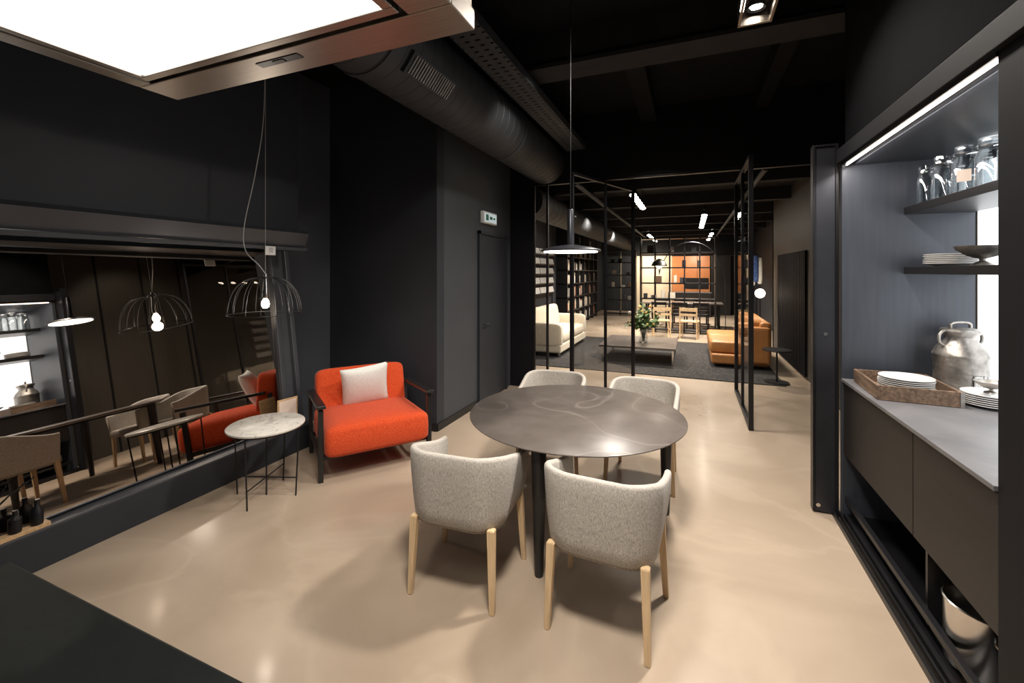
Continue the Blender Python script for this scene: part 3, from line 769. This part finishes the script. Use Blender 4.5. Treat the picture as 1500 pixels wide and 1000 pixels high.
def divider(loc, w, h, n, zsx, seed, name='open_shelving_divider'):
    random.seed(seed)
    g = grp(name, loc)
    lst = [(-w/2+k*w/n-0.016,-w/2+k*w/n+0.016,-0.18,0.18,0,h) for k in range(n+1)]
    lst += [(-w/2,w/2,-0.18,0.18,z,z+0.035) for z in zsx]
    boxes('frame', lst, M['black'], g)
    bm = bmesh.new()
    for z in zsx[1:-1]:
        x = -w/2+0.08
        while x < w/2-0.25:
            ww = random.uniform(0.06,0.22)
            if random.random() < 0.55: addbox(bm, x,x+ww,-0.1,0.1,z+0.036,z+0.036+random.uniform(0.08,0.22),0.008)
            x += ww+random.uniform(0.03,0.15)
    finish(bm, 'storage_boxes', M['books2'], g)
divider((-0.35,13.4,0), 2.0, 2.75, 5, (0.06,0.95,1.40,1.85,2.28,2.70), 3)
divider((-2.6,17.9,0), 1.2, 2.6, 2, (0.06,0.6,1.1,1.6,2.1,2.55), 5)

g = grp('long_dining_table', (-0.25,15.2,0))
box('top', -1.2,1.2,-0.5,0.5,0.72,0.76, M['tabletop'], g, 0.004)
boxes('legs', [(-1.1,-1.04,-0.42,-0.36,0,0.72),(1.04,1.1,-0.42,-0.36,0,0.72),(-1.1,-1.04,0.36,0.42,0,0.72),(1.04,1.1,0.36,0.42,0,0.72)], M['black'], g)
def wood_chair(loc, rot, m, name):
    g = grp(name, (loc[0],loc[1],0), math.radians(rot))
    boxes('legs', [(-0.22,-0.19,-0.2,-0.17,0,0.82),(0.19,0.22,-0.2,-0.17,0,0.82),(-0.22,-0.19,0.17,0.2,0,0.45),(0.19,0.22,0.17,0.2,0,0.45)], m, g, 0.003)
    boxes('seat', [(-0.23,0.23,-0.16,0.22,0.43,0.46)], m, g, 0.005)
    boxes('back_slats', [(-0.19,0.19,-0.195,-0.175,0.72,0.81),(-0.19,0.19,-0.195,-0.175,0.60,0.66)], m, g, 0.003)
    boxes('stretchers', [(-0.21,-0.195,-0.17,0.17,0.2,0.23),(0.195,0.21,-0.17,0.17,0.2,0.23)], m, g)
wood_chair((-0.72,12.3),10,M['ash'],'wooden_chair'); wood_chair((-0.02,12.35),-8,M['ash'],'wooden_chair')
for x in (-0.9,-0.3,0.3): wood_chair((x,14.45),0,M['black'],'black_dining_chair')
for x in (-0.9,-0.3,0.3): wood_chair((x,15.95),180,M['black'],'black_dining_chair')

g = grp('arc_floor_lamp', (0.80,11.85,0))
box('marble_base', -0.15,0.15,-0.12,0.12,0,0.16, M['black'], g, 0.01)
pts = [(0,0,0.16),(0,0,1.0)]
for k in range(1,15):
    a = math.pi*0.93*k/14; pts.append((-0.78+0.78*math.cos(a), 0, 1.45+1.05*math.sin(a)))
tube('arc_tube', spline(pts,3), 0.010, M['framemetal'], g)
ex,ez = pts[-1][0],pts[-1][2]+0.25
tube('shade_stem', [(ex,0,ez-0.25),(ex,0,ez+0.16)], 0.01, M['steel2'], g)
lathe('dome_shade', [(0.02,0.16),(0.09,0.13),(0.17,0.06),(0.2,-0.03),(0.195,-0.03),(0.16,0.05),(0.02,0.15)], M['steel2'], g, loc=(ex,0,ez), seg=36)
lathe('bulb', [(0.09*math.sin(math.pi*k/10), 0.0-0.09*math.cos(math.pi*k/10)) for k in range(11)], M['globe'], g, loc=(ex,0,ez), seg=20)

g = grp('orange_kitchen', (0,19.0,0))
boxes('tall_units', [(-0.69+k*0.48,-0.69+k*0.48+0.47,0.4,0.98,0.1,2.4) for k in range(3)], M['orange'], g, 0.004)
box('oven_niche', -0.2,0.7,0.385,0.395,1.05,1.5, M['black'], g)
box('counter_unit', -0.6,0.74,-0.6,-0.05,0.0,0.92, M['drawer'], g, 0.004)
box('worktop', -0.62,0.76,-0.62,-0.03,0.92,0.95, M['counter'], g)
box('dark_tall_unit', 0.77,1.5,0.4,0.98,0.0,2.4, M['blackwood'], g)
box('bulkhead', -3.0,2.2,0.35,0.98,2.45,SZ-0.001, M['ceil'], g)
g = grp('cream_feature_wall', (0,19.9,0))
box('panel', -2.3,-0.72,0.0,0.08,0.0,2.44, M['creamwall'], g)

boxes('slatted_wall_cladding', [(RX-0.04,RX-0.001,8.3+k*0.12,8.3+k*0.12+0.07,0.05,2.1) for k in range(20)], M['matteblack'])
for i,y in enumerate((7.6,9.6,11.6,13.6,15.6,17.6)):
    box('trim_%d' % (i+10), SL,RX+0.45 if y > 11.6 else RX, y-0.09,y+0.09,SZ-0.22,SZ, M['beam'])
for i,x in enumerate((-1.6,0.9)):
    tube('trim_%d' % (i+20), [(x,YP+0.2,3.08),(x,18.5,3.08)], 0.035, M['duct'])
g = grp('showroom_duct')
ductobj('spiral_duct', -2.35, 2.86, 0.24, YP+0.2, 18.5, g, 0.3)
def track(name, x, y0, y1, z, n, tilt=-30):
    g = grp(name, (x,0,0))
    box('track_rail', -0.02,0.02,y0,y1,z+0.10,z+0.125, M['black'], g)
    boxes('drop', [(-0.01,0.01,y0+0.1,y0+0.12,z+0.125,SZ-0.0),(-0.01,0.01,y1-0.12,y1-0.1,z+0.125,SZ-0.0)], M['black'], g)
    for k in range(n):
        y = y0+(k+0.5)*(y1-y0)/n
        m4 = T(0,y,z)@R(tilt,'X')
        lathe('spot_can', [(0,0.10),(0.045,0.10),(0.065,0.0),(0.06,-0.01),(0.055,0.0),(0.03,0.02)], M['black'], g, mtx=m4, seg=20)
        lathe('spot_lens', [(0,0.004),(0.053,0.004),(0.053,0.0),(0,0.0)], M['spot'], g, mtx=m4, seg=20)
track('track_light', -0.86, 7.15, 9.0, 3.0, 6)
track('track_light', 0.28, 9.9, 13.0, 2.95, 7)
track('track_light', -1.2, 14.0, 17.5, 2.9, 6)
track('track_light', 0.6, 14.0, 17.5, 2.9, 4)

# ------------------------------------------------------------------ lights
WC = (1,0.92,0.83)
def area(name, loc, size, power, col=WC, aim=None, spread=None):
    l = D.lights.new(name, 'AREA'); l.shape = 'DISK'; l.size = size; l.energy = power; l.color = col
    if spread: l.spread = math.radians(spread)
    o = D.objects.new(name, l); o.location = loc; COL.objects.link(o)
    if aim:
        o.rotation_euler = (Vector(aim)-Vector(loc)).to_track_quat('-Z','Y').to_euler()
    return o
def spot(name, loc, aim, power, ang=70, blend=0.6, size=0.06, col=WC):
    l = D.lights.new(name, 'SPOT'); l.energy = power; l.spot_size = math.radians(ang); l.spot_blend = blend; l.shadow_soft_size = size; l.color = col
    o = D.objects.new(name, l); o.location = loc; COL.objects.link(o)
    o.rotation_euler = (Vector(aim)-Vector(loc)).to_track_quat('-Z','Y').to_euler()
    return o
area('spotlight_beam', (0.35,3.40,3.66), 0.28, 80, aim=(-0.5,2.5,0), spread=130)
area('fill_light_front', (-0.3,0.9,3.6), 0.5, 54, aim=(-0.5,1.9,0), spread=110)  # added general fill over the foreground, no fixture modelled
spot('spotlight_armchair', (-1.2,2.0,3.6), (-2.8,3.3,0.4), 140, 42)
spot('spotlight_side', (-1.3,0.9,3.6), (-3.1,2.3,0.3), 100, 60)
area('fill_light_rear', (-0.4,5.2,3.6), 0.4, 60, aim=(-0.5,5.3,0), spread=120)  # added fill for the floor before the partition, not a real fitting
spot('wall_washer', (-1.0,3.6,3.6), (-2.57,4.9,1.6), 60, 70)
spot('wall_fill_right', (0.6,4.5,3.6), (1.75,5.3,1.6), 45, 80)  # added spot that lifts the right wall for its mirror reflection
p = D.lights.new('bulb_light','POINT'); p.energy = 6; p.color = (1,0.85,0.7); p.shadow_soft_size = 0.04
o = D.objects.new('bulb_light', p); o.location = (PX,PY,1.42); COL.objects.link(o)
for i,(x,y,pw) in enumerate(((-1.0,7.6,45),(-1.8,9.6,115),(0.4,9.6,75),(0.2,12.0,150),(-1.5,13.5,150),(0,16.3,160))):
    area('showroom_light_%d'%i, (x,y,3.0), 0.4, pw, aim=(x-0.2,y+0.1,0), col=(1,0.90,0.77), spread=130)
spot('bookcase_spot', (-1.8,13.0,2.9), (-3.7,13.9,1.6), 450, 75, col=(1,0.92,0.80))
spot('magazine_spot', (-2.0,9.6,2.55), (-3.7,11.0,1.6), 120, 70, col=(1,0.92,0.80))
area('kitchen_light', (0.2,18.2,2.35), 0.4, 26, aim=(0.1,19.6,1.2), col=(1,0.84,0.66))
area('cream_wall_light', (-1.6,18.6,2.35), 0.4, 65, aim=(-1.6,19.9,1.4), col=(1,0.86,0.66))
l = D.lights.new('cabinet_led_light','AREA'); l.shape='RECTANGLE'; l.size=0.04; l.size_y=1.55; l.energy=11; l.color=(1,0.92,0.86)
o = D.objects.new('cabinet_led_light', l); o.location=(1.02,2.88,2.485); COL.objects.link(o); o.rotation_euler=(0,math.radians(-25),0)

w = D.worlds.new('world'); sc.world = w; w.use_nodes = True
w.node_tree.nodes['Background'].inputs['Color'].default_value = (0.5,0.55,0.65,1)
w.node_tree.nodes['Background'].inputs['Strength'].default_value = 0.05

# ------------------------------------------------------------------ camera
cam = D.cameras.new('camera'); co = D.objects.new('camera', cam); COL.objects.link(co)
cam.sensor_width = 36; cam.lens = 637/1500*36; cam.shift_y = -102/1500; cam.clip_start = 0.02; cam.clip_end = 100
co.location = (0,0,1.75); co.rotation_euler = (math.radians(90),0,math.radians(22.28))
sc.camera = co
sc.view_settings.view_transform = 'Standard'
sc.view_settings.exposure = 0.0
